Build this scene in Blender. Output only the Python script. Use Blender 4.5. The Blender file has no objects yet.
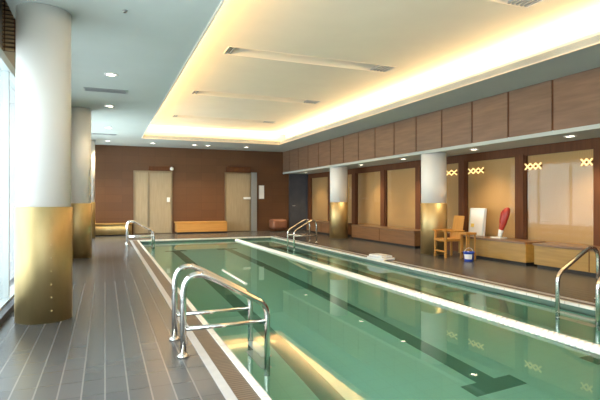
import bpy, bmesh, math, random
from mathutils import Vector, Matrix
random.seed(7)
C = bpy.context.scene.collection
sc = bpy.context.scene
PI = math.pi

# ------------------------------------------------------------------ camera
cam_d = bpy.data.cameras.new('camera'); cam = bpy.data.objects.new('camera', cam_d); C.objects.link(cam)
cam_d.sensor_width = 36.0; cam_d.lens = 28.8; cam_d.clip_start = 0.05
cam.location = (0, 0, 1.3); cam.rotation_euler = (PI/2, 0, -math.atan(195/480))
sc.camera = cam
# ------------------------------------------------------------------ world
w = bpy.data.worlds.new('world'); sc.world = w; w.use_nodes = True
w.node_tree.nodes['Background'].inputs[0].default_value = (0.80, 0.92, 1.0, 1)
w.node_tree.nodes['Background'].inputs[1].default_value = 1.8
# ------------------------------------------------------------------ exposure
vs = sc.view_settings
vs.view_transform = 'Standard'; vs.look = 'None'; vs.gamma = 1.0; vs.exposure = 0.56; vs.use_curve_mapping = False
# ------------------------------------------------------------------ large lights
def area(name, loc, rot, sx, sy, power, col):
    d = bpy.data.lights.new(name, 'AREA'); d.shape = 'RECTANGLE'; d.size = sx; d.size_y = sy
    d.energy = power; d.color = col
    o = bpy.data.objects.new(name, d); C.objects.link(o); o.location = loc; o.rotation_euler = rot
    return o
CZ = 3.36; UZ = 3.76                       # lower and upper ceiling
CX0, CX1, CY0, CY1 = 1.145, 5.97, -1.5, 16.7
WARM = (1.0, 0.70, 0.35); TILT = -0.6
CP = 13.0                                  # watts per metre of cove strip
LY = CY1 - CY0; LX = CX1 - CX0; my = (CY0+CY1)/2; mx = (CX0+CX1)/2
area('cove_strip_light', (CX0-0.18, my, CZ+0.15), (PI, -TILT, 0), 0.12, LY, CP*LY, WARM)
area('cove_strip_light', (CX1+0.18, my, CZ+0.15), (PI, TILT, 0), 0.12, LY, CP*LY, WARM)
area('cove_strip_light', (mx, CY1+0.18, CZ+0.15), (PI-TILT, 0, 0), LX, 0.12, CP*LX, WARM)
area('cove_strip_light', (mx, CY0-0.18, CZ+0.15), (PI+TILT, 0, 0), LX, 0.12, CP*LX, WARM)
WIN_L = [(-3.4, -0.4), (0.4, 4.5), (5.0, 10.6), (12.5, 17.2), (18.3, 19.2)]
for a, b in WIN_L:
    area('window_daylight', (-1.45, (a+b)/2, 1.55), (0, -PI/2, 0), 2.6, b-a, (9 if a == 5.0 else 46)*(b-a), (0.80, 0.93, 1.0))

area('window_daylight', (1.2, -4.35, 1.55), (PI/2, 0, PI), 3.8, 2.6, 480, (0.93, 0.96, 1.0))  # added fill from behind the camera, brightens pillars and deck

# ------------------------------------------------------------------ materials
def mat(name, col, rough=0.6, metal=0.0, spec=0.5, emit=None, es=0.0):
    m = bpy.data.materials.new(name); m.use_nodes = True
    p = m.node_tree.nodes['Principled BSDF']
    p.inputs['Base Color'].default_value = (*col, 1); p.inputs['Roughness'].default_value = rough
    p.inputs['Metallic'].default_value = metal; p.inputs['Specular IOR Level'].default_value = spec
    if emit: p.inputs['Emission Color'].default_value = (*emit, 1); p.inputs['Emission Strength'].default_value = es
    return m
def N(m, t, **kw):
    n = m.node_tree.nodes.new(t)
    for k, v in kw.items(): setattr(n, k, v)
    return n
def L(m, a, b): m.node_tree.links.new(a, b)
def P(m): return m.node_tree.nodes['Principled BSDF']
def coords(m, scale=(1,1,1), rot=(0,0,0)):
    tc = N(m, 'ShaderNodeTexCoord'); mp = N(m, 'ShaderNodeMapping')
    mp.inputs['Scale'].default_value = scale; mp.inputs['Rotation'].default_value = rot
    L(m, tc.outputs['Object'], mp.inputs['Vector']); return mp.outputs['Vector']
def ramp(m, fac, stops):
    r = N(m, 'ShaderNodeValToRGB'); e = r.color_ramp.elements
    e[0].position, e[0].color = stops[0][0], (*stops[0][1], 1)
    e[1].position, e[1].color = stops[-1][0], (*stops[-1][1], 1)
    for s, c in stops[1:-1]:
        x = e.new(s); x.color = (*c, 1)
    L(m, fac, r.inputs['Fac']); return r.outputs['Color']
def noise_mat(name, c1, c2, scale=(1,1,1), ns=5, rough=0.6, metal=0, rot=(0,0,0), detail=4, bump=0, spec=0.5):
    m = mat(name, c1, rough, metal, spec); v = coords(m, scale, rot)
    n = N(m, 'ShaderNodeTexNoise'); n.inputs['Scale'].default_value = ns; n.inputs['Detail'].default_value = detail
    L(m, v, n.inputs['Vector'])
    L(m, ramp(m, n.outputs['Fac'], [(0.3, c1), (0.7, c2)]), P(m).inputs['Base Color'])
    if bump:
        b = N(m, 'ShaderNodeBump'); b.inputs['Strength'].default_value = bump; b.inputs['Distance'].default_value = 0.01
        L(m, n.outputs['Fac'], b.inputs['Height']); L(m, b.outputs['Normal'], P(m).inputs['Normal'])
    return m
def brick_mat(name, c1, c2, cm, bw, bh, mortar, rot=(0,0,0), rough=0.4, offset=0.5, spec=0.5, bump=0.2, swap=None):
    m = mat(name, c1, rough, 0, spec); v = coords(m, (1,1,1), rot)
    if swap:
        sp = N(m, 'ShaderNodeSeparateXYZ'); cb = N(m, 'ShaderNodeCombineXYZ'); L(m, v, sp.inputs[0])
        for i, ax in enumerate(swap): L(m, sp.outputs[ax], cb.inputs[i])
        v = cb.outputs[0]
    b = N(m, 'ShaderNodeTexBrick'); b.offset = offset
    b.inputs['Color1'].default_value = (*c1, 1); b.inputs['Color2'].default_value = (*c2, 1); b.inputs['Mortar'].default_value = (*cm, 1)
    b.inputs['Scale'].default_value = 1; b.inputs['Mortar Size'].default_value = mortar
    b.inputs['Brick Width'].default_value = bw; b.inputs['Row Height'].default_value = bh
    L(m, v, b.inputs['Vector']); L(m, b.outputs['Color'], P(m).inputs['Base Color'])
    if bump:
        bp = N(m, 'ShaderNodeBump'); bp.inputs['Strength'].default_value = bump; bp.inputs['Distance'].default_value = 0.004; bp.invert = True
        L(m, b.outputs['Fac'], bp.inputs['Height']); L(m, bp.outputs['Normal'], P(m).inputs['Normal'])
    return m
def wood(name, c1, c2, axis=1, rough=0.4):
    s = [9, 9, 9]; s[axis] = 0.8
    return noise_mat(name, c1, c2, tuple(s), 2.2, rough, detail=6)

M = {}
M['deck'] = brick_mat('deck_tile', (0.076, 0.075, 0.075), (0.095, 0.093, 0.092), (0.23, 0.218, 0.205), 60, 0.146, 0.0055, rough=0.27, swap=(1, 0, 2), offset=0)
m = M['deck']; lk = P(m).inputs['Base Color'].links[0].from_socket
b2 = N(m, 'ShaderNodeTexBrick'); b2.offset = 0.0
for k_, v_ in (('Color1', (1, 1, 1, 1)), ('Color2', (0.86, 0.87, 0.88, 1)), ('Mortar', (0.70, 0.70, 0.70, 1))): b2.inputs[k_].default_value = v_
for k_, v_ in (('Scale', 1), ('Mortar Size', 0.005), ('Brick Width', 0.29), ('Row Height', 0.146)): b2.inputs[k_].default_value = v_
L(m, lk.node.inputs['Vector'].links[0].from_socket, b2.inputs['Vector'])
mu = N(m, 'ShaderNodeMix', data_type='RGBA', blend_type='MULTIPLY'); mu.inputs[0].default_value = 1.0
L(m, lk, mu.inputs[6]); L(m, b2.outputs['Color'], mu.inputs[7]); L(m, mu.outputs[2], P(m).inputs['Base Color'])
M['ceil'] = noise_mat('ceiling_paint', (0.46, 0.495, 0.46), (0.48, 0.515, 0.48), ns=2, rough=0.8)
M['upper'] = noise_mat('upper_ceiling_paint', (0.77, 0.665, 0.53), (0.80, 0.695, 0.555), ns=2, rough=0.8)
M['white'] = noise_mat('white_plaster', (0.90, 0.87, 0.82), (0.92, 0.89, 0.84), ns=3, rough=0.5)
M['backwall'] = brick_mat('brown_wall_tile', (0.112, 0.048, 0.018), (0.128, 0.055, 0.021), (0.09, 0.034, 0.014), 0.6, 0.3, 0.004, rough=0.45, swap=(0, 2, 1), offset=0)
M['plain'] = noise_mat('wall_paint', (0.42, 0.38, 0.33), (0.45, 0.41, 0.36), ns=2, rough=0.7)
M['brass'] = noise_mat('brass', (0.56, 0.42, 0.20), (0.63, 0.48, 0.24), (3, 3, 1), 3, 0.5, 1.0, detail=5)
M['chrome'] = mat('polished_steel', (0.72, 0.70, 0.66), 0.16, 1.0)
M['panel'] = wood('fascia_wood', (0.15, 0.085, 0.05), (0.21, 0.12, 0.072), 1, 0.45)
M['dark'] = wood('dark_wood', (0.105, 0.038, 0.015), (0.14, 0.052, 0.02), 2, 0.65)
P(M['dark']).inputs['Specular IOR Level'].default_value = 0.2
M['black'] = mat('dark_gap', (0.02, 0.016, 0.013), 0.6)
M['bench'] = wood('bench_wood', (0.33, 0.185, 0.038), (0.42, 0.24, 0.055), 1, 0.4)
M['benchb'] = wood('bench_wood_orange', (0.52, 0.25, 0.06), (0.62, 0.31, 0.08), 0, 0.35)
M['benchd'] = wood('bench_wood_dark', (0.20, 0.095, 0.04), (0.26, 0.125, 0.052), 1, 0.35)
M['btop'] = wood('bench_top_wood', (0.17, 0.09, 0.042), (0.24, 0.13, 0.065), 1, 0.3)
M['chair'] = wood('honey_wood', (0.46, 0.21, 0.04), (0.56, 0.27, 0.06), 2, 0.4)
M['coping'] = brick_mat('coping_tile', (0.74, 0.70, 0.62), (0.78, 0.74, 0.66), (0.5, 0.46, 0.4), 0.2, 0.2, 0.006, rough=0.35, offset=0, bump=0.1)
M['stripe'] = noise_mat('stripe_tile', (0.42, 0.41, 0.41), (0.48, 0.47, 0.46), ns=12, rough=0.35)
M['grate'] = brick_mat('gutter_grating', (0.15, 0.105, 0.07), (0.18, 0.125, 0.085), (0.05, 0.035, 0.025), 0.4, 0.035, 0.006, rough=0.45, offset=0)
M['pool'] = brick_mat('pool_tile', (0.37, 0.73, 0.65), (0.375, 0.74, 0.66), (0.355, 0.70, 0.62), 0.2, 0.2, 0.006, rough=0.5, offset=0, bump=0)
M['line'] = mat('lane_tile', (0.085, 0.27, 0.215), 0.5)
M['band'] = mat('waterline_tile', (0.09, 0.15, 0.115), 0.35)  # dark green reflection below the coping, put into the colour
M['alu'] = mat('pale_frame', (0.62, 0.68, 0.69), 0.4, 0.3)
M['blind'] = noise_mat('slat_wood', (0.30, 0.18, 0.09), (0.50, 0.34, 0.18), (2, 1.2, 20), 4, 0.5)
M['doorglass'] = noise_mat('frosted_door_panel', (0.33, 0.26, 0.16), (0.39, 0.31, 0.20), (6, 1, 0.6), 3, 0.3)
M['doorframe'] = mat('bronze_frame', (0.30, 0.24, 0.16), 0.35, 0.7)
M['grey'] = mat('grey_metal', (0.35, 0.36, 0.36), 0.45, 0.4)
M['vent'] = mat('vent_dark', (0.10, 0.12, 0.12), 0.6)
M['slate'] = noise_mat('slate_door', (0.055, 0.058, 0.07), (0.075, 0.078, 0.092), ns=4, rough=0.4)
M['plast'] = mat('white_plastic', (0.82, 0.82, 0.80), 0.35)
M['red'] = mat('red_plastic', (0.42, 0.035, 0.02), 0.35)
M['blue'] = mat('blue_plastic', (0.015, 0.07, 0.45), 0.3)
M['yellow'] = mat('yellow_print', (0.8, 0.6, 0.12), 0.5)
M['leather'] = noise_mat('brown_leather', (0.23, 0.09, 0.045), (0.28, 0.115, 0.06), ns=8, rough=0.45)
M['lamp'] = mat('lamp_lens', (1, 0.95, 0.85), 0.4, emit=(1.0, 0.88, 0.66), es=9.0)
M['amber'] = mat('amber_lamp', (1, 0.8, 0.4), 0.4, emit=(1.0, 0.72, 0.28), es=0.85)  # glow standing for reflections in the window glass, not a lamp
M['towel'] = noise_mat('pale_towel', (0.72, 0.73, 0.74), (0.80, 0.80, 0.80), ns=40, rough=0.9, bump=0.4)
M['float'] = mat('white_float', (0.92, 0.90, 0.84), 0.4)
# woven shades
m = mat('woven_shade', (0.42, 0.27, 0.13), 0.7); M['shade'] = m
v = coords(m, (1, 1, 1)); wv = N(m, 'ShaderNodeTexWave', wave_type='BANDS', bands_direction='Y')
wv.inputs['Scale'].default_value = 9; wv.inputs['Distortion'].default_value = 1.5; wv.inputs['Detail'].default_value = 2
L(m, v, wv.inputs['Vector'])
L(m, ramp(m, wv.outputs['Fac'], [(0.0, (0.42, 0.235, 0.09)), (1.0, (0.52, 0.30, 0.12))]), P(m).inputs['Base Color'])
# glass pane: clear with a Fresnel sheen
def thin_glass(name, tint=(0.97, 0.98, 0.97)):
    m = bpy.data.materials.new(name); m.use_nodes = True; nt = m.node_tree; nt.nodes.clear()
    o = N(m, 'ShaderNodeOutputMaterial'); mx_ = N(m, 'ShaderNodeMixShader'); f = N(m, 'ShaderNodeLayerWeight')
    p = N(m, 'ShaderNodeMath', operation='POWER'); p.inputs[1].default_value = 5; L(m, f.outputs['Facing'], p.inputs[0])
    q = N(m, 'ShaderNodeMath', operation='MULTIPLY_ADD'); q.inputs[1].default_value = 0.92; q.inputs[2].default_value = 0.012; L(m, p.outputs[0], q.inputs[0])
    t = N(m, 'ShaderNodeBsdfTransparent'); t.inputs[0].default_value = (*tint, 1)
    g = N(m, 'ShaderNodeBsdfGlossy'); g.inputs['Roughness'].default_value = 0.03
    f.inputs['Blend'].default_value = 0.5
    L(m, q.outputs[0], mx_.inputs[0]); L(m, t.outputs[0], mx_.inputs[1]); L(m, g.outputs[0], mx_.inputs[2]); L(m, mx_.outputs[0], o.inputs[0])
    return m
M['glass'] = thin_glass('window_glass')
# water
def water_mat():
    m = bpy.data.materials.new('pool_water'); m.use_nodes = True; m.node_tree.nodes.clear()
    o = N(m, 'ShaderNodeOutputMaterial'); mx_ = N(m, 'ShaderNodeMixShader'); f = N(m, 'ShaderNodeFresnel'); f.inputs['IOR'].default_value = 1.33
    t = N(m, 'ShaderNodeBsdfRefraction'); t.inputs['Color'].default_value = (0.84, 0.98, 0.96, 1); t.inputs['IOR'].default_value = 1.33; t.inputs['Roughness'].default_value = 0
    g = N(m, 'ShaderNodeBsdfGlossy'); g.inputs['Roughness'].default_value = 0.015
    nz = N(m, 'ShaderNodeTexNoise'); nz.inputs['Scale'].default_value = 1.6; nz.inputs['Detail'].default_value = 2
    L(m, coords(m), nz.inputs['Vector'])
    b = N(m, 'ShaderNodeBump'); b.inputs['Strength'].default_value = 0.012; b.inputs['Distance'].default_value = 0.02
    L(m, nz.outputs['Fac'], b.inputs['Height'])
    for n in (t, g, f): L(m, b.outputs['Normal'], n.inputs['Normal'])
    L(m, f.outputs[0], mx_.inputs[0]); L(m, t.outputs[0], mx_.inputs[1]); L(m, g.outputs[0], mx_.inputs[2]); L(m, mx_.outputs[0], o.inputs[0])
    return m
M['water'] = water_mat()

# ------------------------------------------------------------------ mesh helpers
class MB:
    def __init__(s): s.bm = bmesh.new(); s.smooth = False
    def box(s, x0, x1, y0, y1, z0, z1, bevel=0, rot=None, seg=2):
        r = bmesh.ops.create_cube(s.bm, size=1); vs_ = r['verts']
        for v in vs_: v.co = Vector(((x1-x0)*v.co.x, (y1-y0)*v.co.y, (z1-z0)*v.co.z))
        if bevel:
            es = list({e for v in vs_ for e in v.link_edges})
            rr = bmesh.ops.bevel(s.bm, geom=es, offset=bevel, segments=seg, affect='EDGES', profile=0.5)
            vs_ = list({v for f in rr['faces'] for v in f.verts} | {v for v in vs_ if v.is_valid})
        c = Vector(((x0+x1)/2, (y0+y1)/2, (z0+z1)/2))
        for v in vs_: v.co = (rot @ v.co if rot else v.co) + c
        return s
    def quad(s, pts): s.bm.faces.new([s.bm.verts.new(p) for p in pts]); return s
    def lathe(s, prof, c=(0,0,0), n=32, cap=True):
        rings = []
        for r, z in prof:
            rings.append([s.bm.verts.new((c[0]+r*math.cos(2*PI*i/n), c[1]+r*math.sin(2*PI*i/n), c[2]+z)) for i in range(n)])
        for a, b in zip(rings, rings[1:]):
            for i in range(n):
                f = s.bm.faces.new((a[i], a[(i+1)%n], b[(i+1)%n], b[i])); f.smooth = True
        if cap:
            s.bm.faces.new(rings[0][::-1]); s.bm.faces.new(rings[-1])
        return s
    def tube(s, pts, r=0.02, n=10, closed=False):
        pts = [Vector(p) for p in pts]; rings = []; ref = None
        for i, p in enumerate(pts):
            if i == 0: t = pts[1]-p
            elif i == len(pts)-1: t = p-pts[i-1]
            else: t = (pts[i+1]-p).normalized()+(p-pts[i-1]).normalized()
            t.normalize()
            if ref is None:
                ref = Vector((0,0,1)) if abs(t.z) < 0.9 else Vector((0,1,0))
            u = (ref - t*ref.dot(t)).normalized(); v = t.cross(u); ref = u
            rr = r[i] if isinstance(r, (list, tuple)) else r
            rings.append([s.bm.verts.new(p + rr*(u*math.cos(2*PI*k/n)+v*math.sin(2*PI*k/n))) for k in range(n)])
        for a, b in zip(rings, rings[1:]):
            for k in range(n):
                f = s.bm.faces.new((a[k], a[(k+1)%n], b[(k+1)%n], b[k])); f.smooth = True
        s.bm.faces.new(rings[0][::-1]); s.bm.faces.new(rings[-1]); return s
    def build(s, name, m, parent=None, loc=None):
        bmesh.ops.recalc_face_normals(s.bm, faces=s.bm.faces)
        me = bpy.data.meshes.new(name); s.bm.to_mesh(me); s.bm.free(); me.materials.append(m)
        o = bpy.data.objects.new(name, me); C.objects.link(o)
        if parent: o.parent = parent
        if loc: o.location = loc
        return o
def fillet(pts, rad, n=6):
    pts = [Vector(p) for p in pts]; out = [pts[0]]
    for i in range(1, len(pts)-1):
        p = pts[i]; r = rad[i-1] if isinstance(rad, (list, tuple)) else rad
        a = p+(pts[i-1]-p).normalized()*r; b = p+(pts[i+1]-p).normalized()*r
        for k in range(n+1):
            t = k/n; out.append(a*(1-t)**2+p*2*t*(1-t)+b*t*t)
    out.append(pts[-1]); return out
def tag(o, label, cat, group=None, kind=None):
    o['label'] = label; o['category'] = cat
    if group: o['group'] = group
    if kind: o['kind'] = kind
    return o
def thing(name, label, cat, loc=(0,0,0), rz=0, group=None):
    o = bpy.data.objects.new(name, None); C.objects.link(o); o.location = loc; o.rotation_euler = (0, 0, rz); o.empty_display_size = 0.1
    return tag(o, label, cat, group)
def dup(root, label, loc, rz=0):
    r = root.copy(); C.objects.link(r); r.location = loc; r.rotation_euler = (0, 0, rz); r['label'] = label
    for ch in list(root.children):
        c = ch.copy(); C.objects.link(c); c.parent = r
        for g in list(ch.children):
            d = g.copy(); C.objects.link(d); d.parent = c
    return r
def struct(mb, name, m, label=None, parent=None):
    o = mb.build(name, m, parent)
    if not parent: o['kind'] = 'structure'
    if label: o['label'] = label
    if label and not parent: o['category'] = name.split('_')[0].split('.')[0]
    return o

# ================================================================== SETTING
PX0, PX1, PY0, PY1 = 1.0, 5.43, 1.6, 16.1       # pool opening (water edge)
XW, XE, YS, YN = -1.12, 8.25, -4.0, 19.4
WZ = -0.08; PD = -1.25
GO = 0.27                                       # coping + grating + stripe width
def ring(x0, x1, y0, y1, t, z0, z1):            # a rectangular frame of width t outside the given opening
    b = MB()
    b.box(x0-t, x0, y0-t, y1+t, z0, z1); b.box(x1, x1+t, y0-t, y1+t, z0, z1)
    b.box(x0, x1, y0-t, y0, z0, z1); b.box(x0, x1, y1, y1+t, z0, z1); return b
b = MB(); hx0, hx1, hy0, hy1 = PX0-GO, PX1+GO, PY0-GO, PY1+GO
b.box(XW-0.3, hx0, YS-0.2, YN+0.2, -0.15, 0); b.box(hx1, XE+0.3, YS-0.2, YN+0.2, -0.15, 0)
b.box(hx0, hx1, YS-0.2, hy0, -0.15, 0); b.box(hx0, hx1, hy1, YN+0.2, -0.15, 0)
struct(b, 'floor', M['deck'], 'grey brown striped tile deck around the pool')
struct(ring(PX0, PX1, PY0, PY1, 0.055, -0.025, 0.012), 'trim_1', M['coping'], 'pale tiled pool edge coping')
struct(ring(PX0-0.055, PX1+0.055, PY0-0.055, PY1+0.055, 0.145, -0.15, 0.0), 'trim_2', M['grate'], 'brown slotted gutter grating around the pool')
struct(ring(PX0-0.20, PX1+0.20, PY0-0.20, PY1+0.20, 0.07, -0.15, 0.004), 'trim_3', M['stripe'], 'pale grey stripe of tiles outside the gutter')
# basin
b = MB()
b.quad([(PX0,PY0,PD),(PX1,PY0,PD),(PX1,PY1,PD),(PX0,PY1,PD)])
for (x0,y0),(x1,y1) in [((PX0,PY0),(PX1,PY0)),((PX1,PY0),(PX1,PY1)),((PX1,PY1),(PX0,PY1)),((PX0,PY1),(PX0,PY0))]:
    b.quad([(x0,y0,PD),(x1,y1,PD),(x1,y1,-0.025),(x0,y0,-0.025)])
WB = ring(PX0+0.004, PX1-0.004, PY0+0.004, PY1-0.004, 0.0039, -0.19, -0.026)  # thin strip added to darken the brightly lit pool wall
basin = struct(b, 'pool_basin', M['pool'], 'pale green tiled pool basin'); basin['category'] = 'pool'
q = struct(WB, 'waterline_band', M['band'], None, basin); q['label'] = 'dark green tile band at the waterline'
for cx in (1.95, 3.50, 5.12):
    b = MB(); b.box(cx-0.11, cx+0.11, 3.70, PY1-1.6, PD, PD+0.006)
    x1 = min(cx+0.31, PX1-0.01); b.box(cx-0.31, x1, 3.50, 3.72, PD, PD+0.0065); b.box(cx-0.31, x1, PY1-1.62, PY1-1.37, PD, PD+0.0065)
    struct(b, 'lane_marking', M['line'], None, basin)
b = MB(); b.quad([(PX0,PY0,WZ),(PX1,PY0,WZ),(PX1,PY1,WZ),(PX0,PY1,WZ)])
o = b.build('pool_water', M['water']); tag(o, 'calm green pool water', 'water', kind='stuff')

# ceilings
b = MB(); LX0 = -0.95
b.box(LX0, CX0, YS-0.2, YN+0.2, CZ, CZ+0.1); b.box(CX1, 7.1, YS-0.2, YN+0.2, CZ, CZ+0.1)
b.box(CX0, CX1, YS-0.2, CY0, CZ, CZ+0.1); b.box(CX0, CX1, CY1, YN+0.2, CZ, CZ+0.1)
b.box(XW-0.3, LX0+0.0, YS-0.2, YN+0.2, 3.82, 3.9); b.box(LX0, LX0+0.05, YS-0.2, YN+0.2, CZ+0.1, 3.9)
struct(b, 'ceiling', M['ceil'], 'grey painted lower ceiling')
# lip round the cove and the upper ceiling with openings for the troughs
b = MB(); b.box(CX0-0.03, CX0, CY0-.03, CY1+.03, CZ-0.015, CZ+0.14); b.box(CX1, CX1+.03, CY0-.03, CY1+.03, CZ-0.015, CZ+0.14)
b.box(CX0, CX1, CY0-.03, CY0, CZ-0.015, CZ+0.14); b.box(CX0, CX1, CY1, CY1+.03, CZ-0.015, CZ+0.14)
struct(b, 'trim_4', M['upper'], 'cream lip around the lit ceiling recess')
TR = [4.4, 7.75, 11.05, 14.4]; TX0, TX1, TW = 1.85, 5.0, 0.20
ux0, ux1, uy0, uy1 = CX0-0.32, CX1+0.32, CY0-0.32, CY1+0.32
xs = [ux0, TX0, TX1, ux1]; ys = [uy0]
for t in TR: ys += [t-TW, t+TW]
ys += [uy1]
b = MB()
for i in range(3):
    for j in range(len(ys)-1):
        if i == 1 and j % 2 == 1: continue
        b.quad([(xs[i],ys[j],UZ),(xs[i+1],ys[j],UZ),(xs[i+1],ys[j+1],UZ),(xs[i],ys[j+1],UZ)])
for (x0,y0),(x1,y1) in [((ux0,uy0),(ux1,uy0)),((ux1,uy0),(ux1,uy1)),((ux1,uy1),(ux0,uy1)),((ux0,uy1),(ux0,uy0))]:
    b.quad([(x0,y0,CZ+.1),(x1,y1,CZ+.1),(x1,y1,UZ),(x0,y0,UZ)])
bmesh.ops.remove_doubles(b.bm, verts=b.bm.verts, dist=0.001)
struct(b, 'ceiling', M['upper'], 'cream raised ceiling lit from its edges')

# walls
b = MB(); b.box(XW-0.3, XE+0.3, YN, YN+0.2, 0, 3.9)
struct(b, 'wall_back', M['backwall'], 'red brown tiled far wall')
b = MB(); FA, FB = -0.8, 3.2  # unseen front wall, with an opening added for the fill light
b.box(XW-0.3, FA, YS-0.2, YS, 0, 3.9); b.box(FB, XE+0.3, YS-0.2, YS, 0, 3.9); b.box(FA, FB, YS-0.2, YS, 2.94, 3.9); b.box(FA, FB, YS-0.2, YS, 0, 0.09)
struct(b, 'wall_front', M['plain'])
b = MB(); ZH = 2.94; e = YS
for a, c in WIN_L + [(YN, YN)]:
    b.box(XW-0.15, XW, e, a, 0.0, ZH); e = c
b.box(XW-0.15, XW, YS, YN, ZH, 3.82)
struct(b, 'wall_left', M['plain'], 'pale wall between the daylight windows')
for i, (a, c) in enumerate(WIN_L):
    f = MB()
    f.box(XW-0.1, XW+0.04, a-0.03, a+0.05, 0.09, ZH); f.box(XW-0.1, XW+0.04, c-0.05, c+0.03, 0.09, ZH)
    f.box(XW-0.1, XW+0.04, a-0.03, c+0.03, ZH-0.05, ZH+0.06); f.box(XW-0.1, XW+0.04, a-0.03, c+0.03, 0.0, 0.09)
    k = 2 if c-a > 2.5 else 0
    for q in range(1, k+1):
        y = a+(c-a)*q/(k+1); f.box(XW-0.08, XW+0.02, y-0.025, y+0.025, 0.09, ZH-0.05)
    o = struct(f, 'window_%d' % (i+1), M['alu'], 'tall daylight window with pale frame')
    g = MB(); g.box(XW-0.05, XW-0.04, a+0.05, c-0.05, 0.09, ZH-0.05); g.build('pane', M['glass'], o)
b = MB(); b.box(XW, XW+0.12, YS, YN, 0, 0.07); struct(b, 'baseboard_left', M['slate'], 'dark low kerb below the windows')
# slatted blind in the pocket over the window head
t = thing('slatted_blind', 'brown slatted wooden blind hanging above the pale window head beside the nearest white pillar', 'blind', ((XW+LX0)/2, 6.55, 3.06))
z = 0.0; hw = (LX0-XW)/2-0.004
while z < 0.72:
    MB().box(-hw, hw, -0.05, 0.0, z, z+0.026, 0.004).build('slat', M['blind'], t); z += 0.048
for x in (-hw+0.03, hw-0.03): MB().box(x-0.005, x+0.005, -0.056, -0.05, -0.01, 0.755).build('cord', M['dark'], t)
MB().box(-hw, hw, 0.002, 0.02, 0.0, 0.755).build('backing', M['black'], t)

# right side: bulkhead, soffit, window wall
FX = 7.1; SZ = 2.43
b = MB(); b.box(FX+0.02, FX+0.14, YS, YN, SZ, CZ+0.1); b.box(FX, XE+0.3, YS, YN, SZ, SZ+0.06); b.box(FX-0.02, FX+0.02, YS, YN, SZ-0.02, SZ+0.05)
bulk = struct(b, 'wall_bulkhead', M['ceil'], 'grey edged bulkhead over the right hand bay')
k = MB(); k.box(FX+0.005, FX+0.02, YS, YN, SZ+0.05, CZ); k.build('panel_backing', M['dark'], bulk)
y = 5.01-0.97*3
while y < YN-0.3:
    k = MB(); k.box(FX-0.012, FX+0.006, y+0.022, min(y+0.95, YN), SZ+0.05, CZ, 0.003); k.build('panel', M['panel'], bulk); y += 0.97
WIN_R = [(6.06, 7.65), (7.87, 9.45), (9.67, 11.25), (11.48, 13.12), (13.36, 15.03), (15.3, 17.0), (17.3, 19.1)]
b = MB(); b.box(XE, XE+0.2, YS, YN, 0, 0.40); b.box(XE, XE+0.2, YS, YN, 2.27, SZ); e = YS
for a, c in WIN_R + [(YN, YN)]:
    b.box(XE-0.03, XE+0.2, e, a, 0.40, 2.27); e = c
struct(b, 'wall_right', M['dark'], 'dark wood framed wall of the right hand bay')
for i, (a, c) in enumerate(WIN_R):
    f = MB(); t_ = 0.035
    f.box(XE, XE+0.06, a, a+t_, 0.4, 2.27); f.box(XE, XE+0.06, c-t_, c, 0.4, 2.27); f.box(XE, XE+0.06, a+t_, c-t_, 2.235, 2.27); f.box(XE, XE+0.06, a+t_, c-t_, 0.4, 0.435)
    o = struct(f, 'window_%d' % (i+6), M['dark'], 'dark framed window with a drawn tan shade')
    g = MB(); g.box(XE+0.02, XE+0.028, a+t_, c-t_, 0.435, 2.235); g.build('pane', M['glass'], o)
    g = MB(); g.box(XE+0.06, XE+0.07, a, c, 0.4, 2.27); q = g.build('shade', M['shade'], o); q['label'] = 'tan woven shade drawn down'

# ================================================================== PILLARS
def pillar(x, y, top, label, first=[None]):
    r = 0.27 if x < 0 else 0.3
    t = thing('pillar', label, 'pillar', (x, y, 0), 0, 'round pillars with brass bases')
    MB().lathe([(r, 1.2), (r, top)], n=48).build('shaft', M['white'], t)
    q = MB().lathe([(r+0.012, 0.0), (r+0.012, 1.22), (r+0.004, 1.226)], n=48).build('brass_sleeve', M['brass'], t); q['label'] = 'brass sleeve round the foot of the pillar'
    s = MB()
    for k in range(9): s.lathe([(0.009, -0.004), (0.006, 0.004)], (0, 0, 0), 8)
    s.bm.free(); s = MB()
    for k in range(8):
        z = 0.12+k*0.14; a = -PI/2+0.35
        s.box((r+0.012)*math.cos(a)-0.008, (r+0.012)*math.cos(a)+0.008, (r+0.012)*math.sin(a)-0.006, (r+0.012)*math.sin(a)+0.006, z, z+0.016, 0.003)
    s.build('rivet_row', M['brass'], q)
pillar(-0.62, 5.95, CZ, 'nearest white pillar with a tall brass foot, at the left of the deck')
pillar(-0.56, 12.0, CZ, 'second white pillar with a brass foot, just behind the nearest one on the left')
pillar(-0.59, 18.0, CZ, 'farthest white pillar on the left, by the brass bench')
pillar(7.4, 9.58, SZ, 'white pillar with brass foot beside the honey wood armchair')
pillar(7.4, 14.7, SZ, 'white pillar with brass foot behind the far right pool ladder')

# ================================================================== BACK WALL FITTINGS
def wall_door(n, x0, x1, xm, label):
    Y = YN; zt = 2.38
    f = MB(); t_ = 0.05
    f.box(x0-t_, x0, Y-0.07, Y-0.001, 0, zt+t_); f.box(x1, x1+t_, Y-0.07, Y-0.001, 0, zt+t_); f.box(x0, x1, Y-0.07, Y-0.001, zt, zt+t_)
    if xm: f.box(xm-0.03, xm+0.03, Y-0.07, Y-0.001, 0, zt)
    o = struct(f, 'door_%d' % n, M['doorframe'], label)
    spans = [(x0, xm-0.03), (xm+0.03, x1)] if xm else [(x0, x1)]
    for k, (a, c) in enumerate(spans):
        p = MB(); p.box(a+0.004, c-0.004, Y-0.05, Y-0.002, 0.02, zt-0.01, 0.004); p.box(a+0.02, c-0.02, Y-0.056, Y-0.05, 0.02, 0.22)
        q = p.build('leaf', M['doorglass'], o)
    return o, q
o, q = wall_door(1, 1.06, 2.40, 1.56, 'left beige frosted double door on the far wall')
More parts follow.
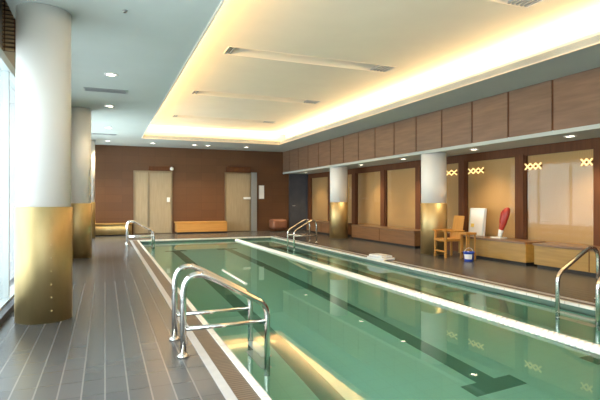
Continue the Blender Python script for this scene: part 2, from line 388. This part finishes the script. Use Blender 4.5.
h = MB(); h.box(2.24, 2.36, YN-0.10, YN-0.05, 1.22, 1.40, 0.01); h.build('handle', M['plast'], q)
h = MB(); h.box(1.55, 2.46, YN-0.12, YN-0.002, 2.44, 2.60, 0.01); h.box(1.62, 2.40, YN-0.125, YN-0.12, 2.47, 2.57); h.build('closer_box', M['dark'], o)
o, q = wall_door(2, 4.60, 5.60, None, 'right beige frosted door on the far wall beside a white notice')
h = MB(); h.box(5.32, 5.62, YN-0.11, YN-0.05, 1.33, 1.42, 0.01); h.build('handle', M['plast'], q)
h = MB(); h.box(4.6, 5.62, YN-0.12, YN-0.002, 2.44, 2.66, 0.01); h.box(4.7, 5.5, YN-0.125, YN-0.12, 2.48, 2.62); h.build('closer_box', M['dark'], o)
h = MB(); h.box(5.66, 5.90, YN-0.09, YN-0.002, 0, 2.45, 0.01); q = h.build('side_panel', M['grey'], o)
f = MB(); f.box(7.36, 7.43, YN-0.06, YN-0.001, 0, 2.42); f.box(8.17, 8.24, YN-0.06, YN-0.001, 0, 2.42); f.box(7.43, 8.17, YN-0.06, YN-0.001, 2.36, 2.42)
o = struct(f, 'door_3', M['slate'], 'dark slate door in the far right corner')
h = MB(); h.box(7.434, 8.166, YN-0.045, YN-0.002, 0.01, 2.355, 0.004); q = h.build('leaf', M['slate'], o)
h = MB(); h.tube([(7.52, YN-0.045, 1.05), (7.52, YN-0.1, 1.05), (7.62, YN-0.1, 1.05)], 0.012); h.build('handle', M['grey'], q)
t = thing('notice_frame', 'white notice on the far wall right of the right hand beige door', 'notice', (6.12, YN, 1.62))
h = MB(); h.box(-0.12, 0.12, -0.025, -0.002, -0.28, 0.30, 0.004); h.build('frame', M['grey'], t)
h = MB(); h.box(-0.105, 0.105, -0.03, -0.025, -0.265, 0.285); h.build('paper', M['plast'], t)
t = thing('wall_lamp', 'small round white lamp on the far wall over the left door corner', 'lamp', (2.42, YN-0.12, 2.52))
h = MB(); h.lathe([(0.0005, -0.075), (0.04, -0.065), (0.07, -0.03), (0.075, 0.0), (0.07, 0.03), (0.04, 0.065), (0.0005, 0.075)], n=20, cap=False); h.build('globe', M['plast'], t)
h = MB(); h.box(-0.03, 0.03, 0.05, 0.118, -0.03, 0.03, 0.005); h.build('bracket', M['grey'], t)

# benches
def bench(label, x0, x1, y0, y1, ht, fm, tm, face, nseam=2, rnd=0.0, rail=None, group='benches along the walls'):
    t = thing('bench', label, 'bench', ((x0+x1)/2, (y0+y1)/2, 0), 0, group)
    hx, hy = (x1-x0)/2, (y1-y0)/2; tt = 0.045
    b = MB(); b.box(-hx+0.03, hx, -hy+0.01, hy-0.01, 0.06, ht-tt, rnd*0.5 if rnd else 0.006); b.build('base', fm, t)
    b = MB(); b.box(-hx+0.07, hx, -hy+0.05, hy-0.05, 0.0, 0.06); b.build('plinth', M['black'], t)
    b = MB(); b.box(-hx, hx, -hy, hy, ht-tt, ht, 0.008); b.build('seat', tm, t)
    n = nseam
    for i in range(1, n):
        b = MB()
        if face == 'x': yy = -hy+2*hy*i/n; b.box(-hx+0.024, -hx+0.034, yy-0.006, yy+0.006, 0.07, ht-tt)
        else: xx = -hx+2*hx*i/n; b.box(xx-0.006, xx+0.006, -hy+0.004, -hy+0.014, 0.07, ht-tt)
        b.build('seam', M['dark'], t)
    return t
BX = 7.65
bench('golden wood bench carrying the white board and the red rescue buoy', BX, XE-0.035, 7.08, 9.05, 0.47, M['bench'], M['btop'], 'x', 1)
bench('golden wood bench under the nearest tan window, behind the near right pool ladder', BX, XE-0.035, 4.6, 6.90, 0.47, M['bench'], M['btop'], 'x', 2)
bench('brown wood bench between the two right hand pillars', BX, XE-0.035, 10.75, 14.3, 0.47, M['benchd'], M['btop'], 'x', 2)
bench('dark wood bench in the far corner behind the far right pillar', BX, XE-0.035, 15.3, 18.2, 0.47, M['benchd'], M['btop'], 'x', 2)
bench('orange wood bench on the far wall between the two beige doors', 2.52, 4.50, 18.75, YN-0.002, 0.45, M['benchb'], M['benchb'], 'y', 1)
# brass-faced bench with a rounded end
t = thing('bench', 'brass faced bench with a rounded front on the far wall behind the left pillars', 'bench', (0.05, 19.0, 0), 0, 'benches along the walls')
def stadium(b, hx, hy, z0, z1, n=10, r=0.28):
    pts = [(-hx, hy), (hx, hy)]
    for k in range(n+1): a = -k*PI/2/n; pts.append((hx-r+r*math.cos(a), -hy+r+r*math.sin(a)))
    for k in range(n+1): a = -PI/2-k*PI/2/n; pts.append((-hx+r+r*math.cos(a), -hy+r+r*math.sin(a)))
    lo = [b.bm.verts.new((x, y, z0)) for x, y in pts]; hi = [b.bm.verts.new((x, y, z1)) for x, y in pts]
    for i in range(len(pts)):
        f = b.bm.faces.new((lo[i], lo[(i+1)%len(pts)], hi[(i+1)%len(pts)], hi[i])); f.smooth = 2 <= i < len(pts)-1
    b.bm.faces.new(lo[::-1]); b.bm.faces.new(hi)
    return b
stadium(MB(), 0.88, 0.37, 0.04, 0.40).build('base', M['brass'], t)
stadium(MB(), 0.82, 0.33, 0.0, 0.04).build('plinth', M['black'], t)
stadium(MB(), 0.90, 0.385, 0.40, 0.44).build('seat', M['bench'], t)
# tub stool
t = thing('stool', 'low brown leather stool against the far wall beside the white notice', 'stool', (6.72, 19.0, 0))
MB().box(-0.31, 0.31, -0.3, 0.3, 0.1, 0.5, 0.09, seg=4).build('seat', M['leather'], t)
MB().box(-0.26, 0.26, -0.25, 0.25, 0.04, 0.1).build('base', M['dark'], t)
for sx in (-1, 1):
    for sy in (-1, 1): MB().lathe([(0.022, 0), (0.03, 0.05)], (sx*0.22, sy*0.21, 0), 10).build('leg', M['dark'], t)

# ================================================================== CEILING FITTINGS
def trough(y, label):
    t = thing('linear_diffuser', label, 'air diffuser', ((TX0+TX1)/2, y, UZ), 0, 'long slots in the cream ceiling')
    hx, hw, d = (TX1-TX0)/2, TW, 0.10
    f = MB(); iw = hw-0.075; ix = hx-0.05
    f.quad([(-hx,-hw,0),(hx,-hw,0),(ix,-iw,d),(-ix,-iw,d)]); f.quad([(-hx,hw,0),(hx,hw,0),(ix,iw,d),(-ix,iw,d)])
    f.quad([(-hx,-hw,0),(-hx,hw,0),(-ix,iw,d),(-ix,-iw,d)]); f.quad([(hx,-hw,0),(hx,hw,0),(ix,iw,d),(ix,-iw,d)])
    MB().quad([(-ix,-iw,d),(ix,-iw,d),(ix,iw,d),(-ix,iw,d)]).build('channel_top', M['ceil'], t)
    f.build('channel', M['upper'], t)
    r = MB(); e = 0.012; z0 = -0.008
    r.box(-hx-e, hx+e, -hw-e, -hw, z0, 0.01); r.box(-hx-e, hx+e, hw, hw+e, z0, 0.01); r.box(-hx-e, -hx, -hw, hw, z0, 0.01); r.box(hx, hx+e, -hw, hw, z0, 0.01)
    r.build('frame', M['upper'], t)
    for s in (-1, 1):
        g = MB()
        n = 5 if s > 0 else 2
        for k in range(n): g.box(s*(hx-(0.17 if s > 0 else 0.08))-0.0325*n+k*0.07, s*(hx-(0.17 if s > 0 else 0.08))-0.0325*n+k*0.07+0.03, -hw+0.01, hw-0.01, 0.0, 0.03)
        g.build('grille', M['grey'], t)
    return t
for y, s in zip(TR, ('nearest of the long slot diffusers in the cream ceiling, only its right end in view', 'second long slot diffuser in the cream ceiling, the largest one fully in view', 'third long slot diffuser in the cream ceiling', 'farthest of the long slot diffusers in the cream ceiling')):
    trough(y, s)
def downlight(x, y, z, label, group, power, cone=1.9, r=0.075, first={}):
    t = thing('downlight', label, 'ceiling light', (x, y, z), 0, group)
    MB().lathe([(r+0.03, -0.001), (r+0.03, -0.012), (r, -0.014), (r-0.006, -0.004)], n=24, cap=False).build('ring', M['plast'], t)
    MB().lathe([(r-0.004, -0.008), (r-0.004, -0.003)], n=24).build('lens', M['lamp'], t)
    d = bpy.data.lights.new('downlight_lamp', 'SPOT'); d.energy = power; d.spot_size = cone; d.spot_blend = 0.8; d.color = (1.0, 0.78, 0.48); d.shadow_soft_size = 0.05
    l = bpy.data.objects.new('lamp', d); C.objects.link(l); l.parent = t; l.location = (0, 0, -0.03)
g1 = 'downlights along the left ceiling'
for y, s in zip((8.45, 11.3, 14.7, 17.95), ('nearest', 'second', 'third', 'farthest')):
    downlight(0.09, y, CZ, s + ' downlight of the row in the grey ceiling beside the left pillars', g1, 35 if y < 17 else 170)
g2 = 'downlights along the far ceiling'
for x, s in zip((1.6, 3.1, 3.6, 5.1), ('leftmost downlight above the far wall, over the left beige door', 'left one of the close pair of downlights above the far wall', 'right one of the close pair of downlights above the far wall', 'rightmost downlight above the far wall, over the right beige door')):
    downlight(x, 18.1, CZ, s, g2, 95)
g3 = 'downlights in the low soffit'
for y, s in zip((6.05, 8.43, 11.15, 13.5, 18.1), ('nearest downlight in the low right soffit, above the golden bench', 'second downlight in the low right soffit, before the red buoy', 'third downlight in the low right soffit, left of the near right pillar', 'fourth downlight in the low right soffit, right of the far right pillar', 'farthest downlight in the low right soffit, by the slate door')):
    downlight(7.6, y, SZ, s, g3, 100)
def vent(x, y, sx, sy, label):
    t = thing('ceiling_vent', label, 'vent', (x, y, CZ), 0, 'vents in the left ceiling')
    f = MB(); e = 0.025
    f.box(-sx, sx, -sy-e, -sy, -0.015, 0.0); f.box(-sx, sx, sy, sy+e, -0.015, 0); f.box(-sx-e, -sx, -sy-e, sy+e, -0.015, 0); f.box(sx, sx+e, -sy-e, sy+e, -0.015, 0)
    f.build('frame', M['grey'], t)
    MB().box(-sx, sx, -sy, sy, -0.004, -0.001).build('backing', M['vent'], t)
    for k in range(4):
        y0 = -sy+2*sy*(k+0.5)/4; MB().box(-sx, sx, y0-0.012, y0+0.012, -0.013, -0.006, rot=Matrix.Rotation(0.4, 3, 'X')).build('slat', M['grey'], t)
vent(0.02, 9.72, 0.36, 0.11, 'dark slotted vent between the first two downlights of the left ceiling')
vent(-0.05, 16.2, 0.36, 0.09, 'farther slotted vent between the last two downlights of the left ceiling')
t = thing('sprinkler', 'small sprinkler head in the grey left ceiling near the nearest pillar', 'sprinkler', (0.2, 5.55, CZ))
MB().lathe([(0.03, 0), (0.026, -0.006), (0.008, -0.008), (0.008, -0.018)], n=14).build('body', M['grey'], t)
MB().lathe([(0.018, -0.019), (0.018, -0.022)], n=14).build('plate', M['chrome'], t)

# ================================================================== AMBER GLINTS: glass reflections built as glowing tubes in the right windows
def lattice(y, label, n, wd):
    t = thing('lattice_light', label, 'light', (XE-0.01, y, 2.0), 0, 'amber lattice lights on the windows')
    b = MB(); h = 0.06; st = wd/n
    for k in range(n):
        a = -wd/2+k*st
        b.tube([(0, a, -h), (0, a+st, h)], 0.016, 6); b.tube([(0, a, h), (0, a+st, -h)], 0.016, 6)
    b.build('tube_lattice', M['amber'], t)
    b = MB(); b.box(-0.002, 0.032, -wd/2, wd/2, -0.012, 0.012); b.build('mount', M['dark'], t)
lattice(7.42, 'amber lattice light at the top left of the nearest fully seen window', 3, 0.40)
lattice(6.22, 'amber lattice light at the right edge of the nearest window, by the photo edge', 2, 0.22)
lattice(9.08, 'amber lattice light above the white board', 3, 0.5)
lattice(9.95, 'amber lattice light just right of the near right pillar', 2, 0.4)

# ================================================================== POOL LADDERS
def ladder(label, x, y, rz, bar=True):
    t = thing('pool_ladder', label, 'pool ladder', (x, y, 0), rz, 'steel pool ladders')
    r = 0.026; dx = 0.73
    for s in (-1, 1):
        yy = s*0.265
        pts = fillet([(0, yy, 0.0), (0, yy, 0.73), (0.22, yy, 0.655), (dx, yy, 0.37), (dx, yy, -0.55)], [0.22, 0.1, 0.10], 8)
        MB().tube(pts, r, 12).build('rail', M['chrome'], t)
        if bar: MB().tube([(0, yy, 0.23), (dx, yy, 0.23)], 0.019, 10).build('crossbar', M['chrome'], t)
        MB().lathe([(0.05, 0.004), (0.05, 0.014), (0.03, 0.03), (0.024, 0.032)], (0, yy, 0), 18).build('flange', M['chrome'], t)
    for z in (-0.12, -0.40):
        MB().box(dx-0.05, dx+0.05, -0.25, 0.25, z-0.015, z+0.015, 0.006).build('tread', M['plast'], t)
ladder('steel pool ladder in the foreground on the left pool edge', 0.60, 4.31, 0)
ladder('steel pool ladder at the far left corner of the pool', 0.60, 14.9, 0)
ladder('steel pool ladder on the near right pool edge, cut by the photo edge', 5.97, 4.08, PI, False)
ladder('steel pool ladder on the far right pool edge, before the far pillar', 5.94, 13.55, PI)

# ================================================================== LANE ROPE
t = thing('lane_rope', 'long white floating lane rope dividing the pool', 'lane rope', (4.16, 0, WZ))
pts = []; rad = []; y = PY0+0.12
while y < PY1-0.12:
    for dy, rr in ((0, 0.036), (0.006, 0.064), (0.05, 0.064), (0.056, 0.036)):
        pts.append((0, y+dy, 0.0)); rad.append(rr)
    y += 0.068
o = MB().tube(pts, rad, 12).build('float_line', M['float'], t); o['kind'] = 'stuff'
MB().tube([(0, PY0, 0), (0, PY1, 0)], 0.008, 8).build('cable', M['grey'], t)
t = thing('floating_pole', 'short white pole floating on the water left of the lane rope', 'pole', (2.14, 8.45, WZ))
MB().tube([(0, -0.8, 0), (0, 0.8, 0)], 0.022, 10).build('shaft', M['float'], t)
for s in (-1, 1): MB().tube([(0, s*0.8, 0), (0, s*0.83, 0)], 0.026, 10).build('end_cap', M['plast'], t)

# ================================================================== THINGS ON THE RIGHT DECK
t = thing('armchair', 'honey wood armchair with arms beside the near right pillar', 'chair', (7.30, 8.92, 0), -PI/2-0.15); CHAIR = t
# local: faces -y
for sx in (-1, 1):
    MB().box(sx*0.27-0.025, sx*0.27+0.025, -0.27, -0.22, 0, 0.60, 0.005).build('leg', M['chair'], t)
    MB().box(sx*0.27-0.025, sx*0.27+0.025, 0.22, 0.27, 0, 0.60, 0.005).build('leg', M['chair'], t)
    MB().box(sx*0.27-0.045, sx*0.27+0.045, -0.32, 0.30, 0.60, 0.63, 0.008).build('armrest', M['chair'], t)
MB().box(-0.245, 0.245, -0.28, 0.25, 0.37, 0.43, 0.012).build('seat', M['chair'], t)
bk = MB(); R = Matrix.Rotation(-0.18, 3, 'X')
bk.box(-0.25, 0.25, 0.27, 0.30, 0.40, 0.96, 0.01, rot=R); bk.build('backrest', M['chair'], t)
MB().box(-0.25, 0.25, -0.25, -0.23, 0.12, 0.16, 0.004).build('stretcher', M['chair'], t)
CHAIR.scale = (0.84, 0.84, 0.98)
t = thing('side_table', 'small honey wood table between the armchair and the golden bench', 'table', (7.40, 8.40, 0), -0.1); t.scale = (0.66, 0.66, 1.0)
MB().box(-0.2, 0.2, -0.2, 0.2, 0.54, 0.59, 0.008).build('tabletop', M['chair'], t)
for sx in (-1, 1):
    for sy in (-1, 1): MB().box(sx*0.16-0.02, sx*0.16+0.02, sy*0.16-0.02, sy*0.16+0.02, 0, 0.54, 0.004).build('leg', M['chair'], t)
MB().box(-0.15, 0.15, -0.15, 0.15, 0.12, 0.14).build('shelf', M['dark'], t)
t = thing('bucket', 'small blue bucket with a white front patch on the deck before the side table', 'bucket', (7.18, 8.12, 0), 0); t.scale = (1.1, 1.1, 0.95)
MB().lathe([(0.075, 0.0), (0.085, 0.02), (0.10, 0.19), (0.107, 0.195), (0.107, 0.21), (0.097, 0.21), (0.08, 0.03), (0.01, 0.03)], n=24, cap=False).build('body', M['blue'], t)
hp = [(0.103*math.cos(a), 0.0, 0.195+0.10*math.sin(a)) for a in [PI*k/10 for k in range(11)]]
MB().tube(hp, 0.005, 6).build('handle', M['plast'], t)
lb = MB(); n = 8
for k in range(n):
    a0 = math.radians(-185+90*k/n); a1 = math.radians(-185+90*(k+1)/n)
    lb.quad([(0.092*math.cos(a0), 0.092*math.sin(a0), 0.05), (0.092*math.cos(a1), 0.092*math.sin(a1), 0.05), (0.104*math.cos(a1), 0.104*math.sin(a1), 0.16), (0.104*math.cos(a0), 0.104*math.sin(a0), 0.16)])
q = lb.build('sticker', M['plast'], t); q['label'] = 'white patch on the bucket'
t = thing('white_board', 'white board with grey edging standing on the golden bench against the window', 'board', (8.02, 8.78, 0.47), 0)
R = Matrix.Rotation(0.10, 3, 'Y')
MB().box(-0.03, 0.03, -0.235, 0.235, 0.0, 0.64, 0.006, rot=R).build('panel', M['plast'], t)
k = MB()
for (a, c, z0, z1) in ((-0.235, -0.20, 0.01, 0.63), (0.20, 0.235, 0.01, 0.63), (-0.20, 0.20, 0.01, 0.03), (-0.20, 0.20, 0.61, 0.63)):
    zm = (z0+z1)/2; xo = (zm-0.32)*0.1; k.box(-0.038+xo, -0.028+xo, a, c, z0, z1, rot=R)
k.build('edging', M['alu'], t)
k = MB(); k.box(-0.047, -0.041, 0.07, 0.17, 0.20, 0.28, rot=R); q = k.build('label_patch', M['yellow'], t); q['label'] = 'pale yellow patch'
t = thing('rescue_buoy', 'red rescue buoy with a white grip leaning on the golden bench', 'rescue buoy', (7.95, 8.05, 0.47), 0)
pr = [(0, .10), (0.035, .12), (0.05, .17), (0.075, .26), (0.088, .36), (0.098, .47), (0.098, .56), (0.08, .63), (0.04, .665), (0.001, .67)]
bo = MB(); bo.lathe([(max(r, 0.001), z) for r, z in pr], n=20, cap=False)
SH = Matrix(((0.7, 0, 0.12), (0, 1, -0.22), (0, 0, 1)))
for v_ in bo.bm.verts: v_.co = SH @ v_.co
bo.build('float_body', M['red'], t)
gr = MB().tube([SH @ Vector((0, 0, 0.035)), SH @ Vector((0, 0, 0.18))], [0.04, 0.055], 12); gr.build('grip', M['plast'], t)
MB().box(-0.1, 0.1, -0.13, 0.16, 0.0, 0.022, 0.008).build('foot_plate', M['plast'], t)
hd = MB(); hd.tube(fillet([SH @ Vector((-0.10, 0.02, 0.60)), SH @ Vector((-0.19, 0.0, 0.56)), SH @ Vector((-0.19, -0.02, 0.36)), SH @ Vector((-0.11, -0.02, 0.32))], 0.03), 0.011, 8).build('handle', M['red'], t)
t = thing('towel', 'pale folded towel lying on the far side pool edge before the brown bench', 'towel', (5.58, 9.05, 0.012), 0.1)
MB().box(-0.16, 0.16, -0.30, 0.30, 0.0, 0.05, 0.02, seg=3).build('lower_fold', M['towel'], t)
MB().box(-0.14, 0.15, -0.22, 0.26, 0.05, 0.095, 0.02, seg=3).build('upper_fold', M['towel'], t)
